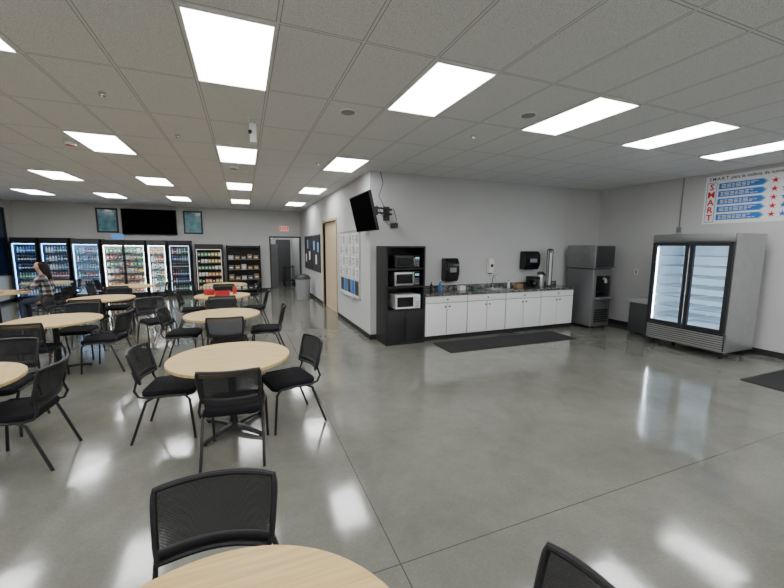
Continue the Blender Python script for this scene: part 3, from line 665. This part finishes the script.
# ------------------------------------------------------------------ far wall
e=root("television","large wide black television mounted on far wall","television",(-3.03,YF-.03,0)); B("casing",BLK,(-.83,.83,-.07,-.005,2.15,3.03),e,bev=.008); B("screen",SCR,(-.81,.81,-.073,-.07,2.17,3.01),e); B("wall_mount",BLK,(-.3,.3,-.005,.0295,2.4,2.8),e)
TEAL=mat("teal_poster",(.12,.3,.36),.15,scale=4,var=.5)
for x in (-4.28,-1.68):
    e=root("framed_picture","black framed blue-green poster under glass","picture",(x,YF,0),group="framed posters beside television")
    bm=bmesh.new()
    for d_ in ((-.31,.31,2.98,3.03),(-.31,.31,2.2,2.25),(-.31,-.26,2.25,2.98),(.26,.31,2.25,2.98)): box(bm,d_[0],d_[1],-.03,0,d_[2],d_[3])
    obj("frame",bm,BLK,e); B("print",TEAL,(-.26,.26,-.015,-.001,2.25,2.98),e)
e=root("exit_sign","white illuminated exit sign with red letters","exit sign",(1.55,YF,2.46)); B("housing",mat("exit_white",(.8,.8,.8),.4,emit=(1,.95,.9),estr=.15),(-.17,.17,-.05,0,-.10,.10),e,bev=.008)
text("EXIT",.17,mat("exit_red",(.7,.01,.01),.4,emit=(1,.02,.01),estr=1.0),e,(0,-.052,-.06),(PI/2,0,0),align='CENTER',off=.006)
e=root("trash_can","round grey trash can with dark domed lid near doorway","trash can",(1.82,12.6,0))
bm=bmesh.new(); lathe(bm,[(.2,0),(.21,.02),(.245,.66),(.255,.68)],28); obj("bin_body",bm,mat("light_grey_bin",(.34,.35,.36),.5),e,True)
bm=bmesh.new(); lathe(bm,[(.262,.68),(.262,.71),(.2,.80),(.1,.84)],28); obj("lid",bm,DSTEEL,e,True)
e=root("plastic_basket","red plastic basket on round table","basket",(-.45,8.5,.7425)); bm=bmesh.new()
box(bm,-.14,.14,-.1,.1,0,.01); box(bm,-.14,-.13,-.1,.1,.01,.08); box(bm,.13,.14,-.1,.1,.01,.08); box(bm,-.13,.13,-.1,-.09,.01,.08); box(bm,-.13,.13,.09,.1,.01,.08); obj("tray",bm,RED,e)
bm=bmesh.new(); tube(bm,[(-.145,-.105,.08),(.145,-.105,.08),(.145,.105,.08),(-.145,.105,.08)],.008,6,True); obj("rim",bm,RED,e,True)
bottle("red_tumbler","red insulated drink tumbler on round table","tumbler",-.22,8.7,.7425,.2,.04,RED,BLK)
tag(B("red_lunch_bag",RED,(-.1,.1,-.07,.07,0,.12),bev=.02,loc=(-.72,8.7,.7425)),"small red fabric lunch bag on round table","bag")

# ------------------------------------------------------------------ coolers on far wall
DKIN=mat("dark_liner",(0.05,0.055,0.06),.5)
BLIN=mat("blue_liner",(0.08,0.16,0.30),.5)
LEDW=mat("white_led_strip",(.9,.9,.9),.5,emit=(1,.95,.86),estr=22)
LEDC=mat("blue_led_strip",(.9,.9,.9),.5,emit=(.3,.58,1),estr=14)
LEDD=mat("dim_blue_led_strip",(.9,.9,.9),.5,emit=(.55,.75,1),estr=5)
cols=dict(red=(.42,.05,.05),blue=(.06,.12,.38),yellow=(.6,.42,.1),green=(.1,.3,.14),white=(.7,.7,.7),cola=(.03,.025,.02),orange=(.6,.25,.08),aqua=(.18,.4,.5))
PM={k:mat("product_"+k,c,.3) for k,c in cols.items()}
bot=[];bag=[]
for k_,m in PM.items():
    nm="dark brown" if k_=="cola" else k_
    bm=bmesh.new(); lathe(bm,[(.024,0),(.027,.008),(.027,.12),(.022,.145),(.01,.165),(.01,.17)],10); lathe(bm,[(.012,.17),(.012,.185)],8,mi=1); lathe(bm,[(.0275,.05),(.0275,.09)],10,mi=1)
    o=obj("drink_bottle",bm,[m,WHP],None,True); tag(o,"small %s drink bottle on cooler shelf"%nm,"bottle","drink bottles in glass coolers"); bot.append([o,0,k_])
    bm=bmesh.new()
    prism(bm,[(-.038,0),(.038,0),(.046,.02),(.049,.09),(.042,.14),(-.042,.14),(-.049,.09),(-.046,.02)],-.018,.018,axis='y')
    bmesh.ops.bevel(bm,geom=list(bm.edges),offset=.006,segments=1,affect='EDGES'); box(bm,-.028,.028,-.0205,-.0185,.04,.09,1)
    o=obj("snack_bag",bm,[m,PAPER],None,True); tag(o,"small %s snack packet on shelf"%nm,"snack packet","snack packets on shelves"); bag.append([o,0,k_])
def sel(src,names): return [s for s in src if s[2] in names]
def stock(src,x,y,z):
    s=random.choice(src)
    if s[1]==0: s[0].location=(x,y,z); s[1]=1
    else: dup(s[0],(x,y,z))
def cooler(x0,x1,h,label,led,lin,src,rows,per,body=BLK,door=True,name="drink_cooler",cat="cooler",yf=14.85,panes=1):
    w=x1-x0; d=.62; cx=(x0+x1)/2; e=root(name,label,cat,(cx,yf,0)); z0=.14; z1=h-.14
    bm=bmesh.new(); hollow(bm,w,d,z0,z1,.035); box(bm,-w/2,w/2,0,d,z1,h,0); box(bm,-w/2,w/2,.02,d,0,z0,0); obj("body",bm,[body,lin],e)
    B("header_panel",body,(-w/2+.01,w/2-.01,-.012,-.001,z1+.01,h-.01),e)
    if door:
        pw=w/panes
        for p in range(panes):
            a,b_=-w/2+p*pw+.003,-w/2+(p+1)*pw-.003; t=.035
            bm=bmesh.new(); box(bm,a,a+t,-.04,-.001,z0,z1); box(bm,b_-t,b_,-.04,-.001,z0,z1); box(bm,a+t,b_-t,-.04,-.001,z0,z0+t); box(bm,a+t,b_-t,-.04,-.001,z1-t,z1)
            dr=obj("door",bm,body,e); B("glass_pane",GLASS,(a+t,b_-t,-.022,-.018,z0+t,z1-t),dr)
            bm=bmesh.new(); tube(bm,[(b_-.02,-.04,.9),(b_-.02,-.07,.92),(b_-.02,-.07,1.2),(b_-.02,-.04,1.22)],.008,6); obj("handle",bm,STEEL,dr,True)
    B("light_strip",led,(-w/2+.045,w/2-.045,.015,.035,z1-.06,z1-.045),e)
    for s in (-1,1): B("light_strip",led,(s*(w/2-.05)-.006,s*(w/2-.05)+.006,.012,.024,z0+.05,z1-.07),e)
    zs=[z0+.04+k*(z1-z0-.1)/rows for k in range(rows)]
    for k,z in enumerate(zs):
        if k: B("shelf",WIRE if lin is INW else DSTEEL,(-w/2+.04,w/2-.04,.09,d-.06,z-.012,z),e)
        rowc=None
        for q in range(per):
            if rowc is None or random.random()<.4: rowc=[random.choice(src)]
            stock(rowc,cx-w/2+.11+(w-.22)*q/(per-1),yf+.15,z+.0005)
    return e
cool=sel(bot,("blue","green","white","cola","aqua","red")); warm=sel(bag,("red","yellow","orange","white","green","cola"))
cooler(-6.62,-5.98,2.0,"black glass-door drink cooler with blue light",LEDC,BLIN,sel(bot,("blue","green","aqua","cola","white")),6,7)
cooler(-5.92,-5.20,2.0,"black glass-door cooler stocked with coloured drinks",LEDC,BLIN,cool,6,8)
cooler(-5.13,-4.40,1.98,"grey glass-door cooler of bottled drinks beside snack case",LEDC,INW,cool,6,8,body=DSTEEL)
cooler(-4.33,-3.12,1.95,"wide white-lit two-door case stocked with snacks",LEDW,INW,warm,7,10,panes=2,name="snack_merchandiser",cat="snack case")
cooler(-3.07,-2.50,1.95,"narrow white-lit glass cooler of drinks and snacks",LEDW,INW,sel(bot,("yellow","orange","white","red","green")),6,6,body=DSTEEL)
cooler(-2.44,-1.76,1.95,"black glass-door cooler with dim blue light",LEDD,DKIN,cool,6,7)
cooler(-1.62,-.72,1.83,"dark open snack shelving case with warm light",mat("warm_led",(.9,.9,.9),.5,emit=(1,.8,.55),estr=.8),DKIN,warm,6,7,door=False,name="snack_shelf",cat="snack shelf")
for src in (bot,bag):
    for s in src:
        if s[1]==0: D.objects.remove(s[0])
RY=14.9
e=root("storage_rack","black metal rack holding trays and boxes against wall","rack",(0,RY,0)); w=.58
for sx in (-1,1):
    for yy in (.03,.5):
        bm=bmesh.new(); tube(bm,[(sx*w,yy,0),(sx*w,yy,1.80)],.015,8); obj("post",bm,TUBE,e,True)
B("back_panel",BLK,(-w,w,.52,.53,.1,1.78),e)
for k,z in enumerate((.12,.5,.88,1.26,1.74)):
    B("shelf",BLK,(-w,w,.01,.52,z-.03,z),e)
BXM=[mat("rack_box_white",(.4,.4,.39),.6),mat("rack_box_grey",(.13,.13,.14),.6),mat("rack_box_brown",(.25,.17,.1),.7),mat("rack_box_dark",(.05,.05,.06),.6)]
for z in (.12,.5,.88,1.26):
    for k in range(5):
        hgt=random.uniform(.12,.22); bm=bmesh.new(); box(bm,-.085,.085,-.12,.12,0,hgt); box(bm,-.05,.05,-.1215,-.1205,hgt*.4,hgt*.6,1)
        o=obj("storage_box",bm,[random.choice(BXM),PAPER],loc=(-.45+k*.22,RY+.2,z+.0005)); tag(o,"small storage box on black metal rack","box","boxes on black rack")
tag(B("blue_sign",mat("blue_sign_face",(.03,.2,.6),.4,emit=(.1,.4,1),estr=.6),(-4.2,-3.85,YF-.03,YF-.001,2.0,2.14)),"small glowing blue sign above snack case","sign")

# ------------------------------------------------------------------ world + camera
wd=D.worlds.new("World"); bpy.context.scene.world=wd; wd.use_nodes=True
wd.node_tree.nodes["Background"].inputs[0].default_value=(.6,.65,.7,1); wd.node_tree.nodes["Background"].inputs[1].default_value=.3
FL=367.0
th=math.atan(48/FL); psi=math.atan2(149/FL,1/math.cos(th)); ro=math.radians(.32)
s,c=math.sin(psi),math.cos(psi); S,C=math.sin(th),math.cos(th)
F=Vector((C*s,C*c,-S)); U=Vector((S*s,S*c,C)); R=Vector((c,-s,0))
R2=R*math.cos(ro)+U*math.sin(ro); U2=-R*math.sin(ro)+U*math.cos(ro)
cd=D.cameras.new("camera"); cd.sensor_width=36; cd.lens=FL/784*36; cd.clip_start=.02
co=D.objects.new("camera",cd); COL.objects.link(co)
M=Matrix.Identity(4)
for i in range(3): M[i][0]=R2[i]; M[i][1]=U2[i]; M[i][2]=-F[i]
M[0][3],M[1][3],M[2][3]=0,0,1.8
co.matrix_world=M
bpy.context.scene.camera=co
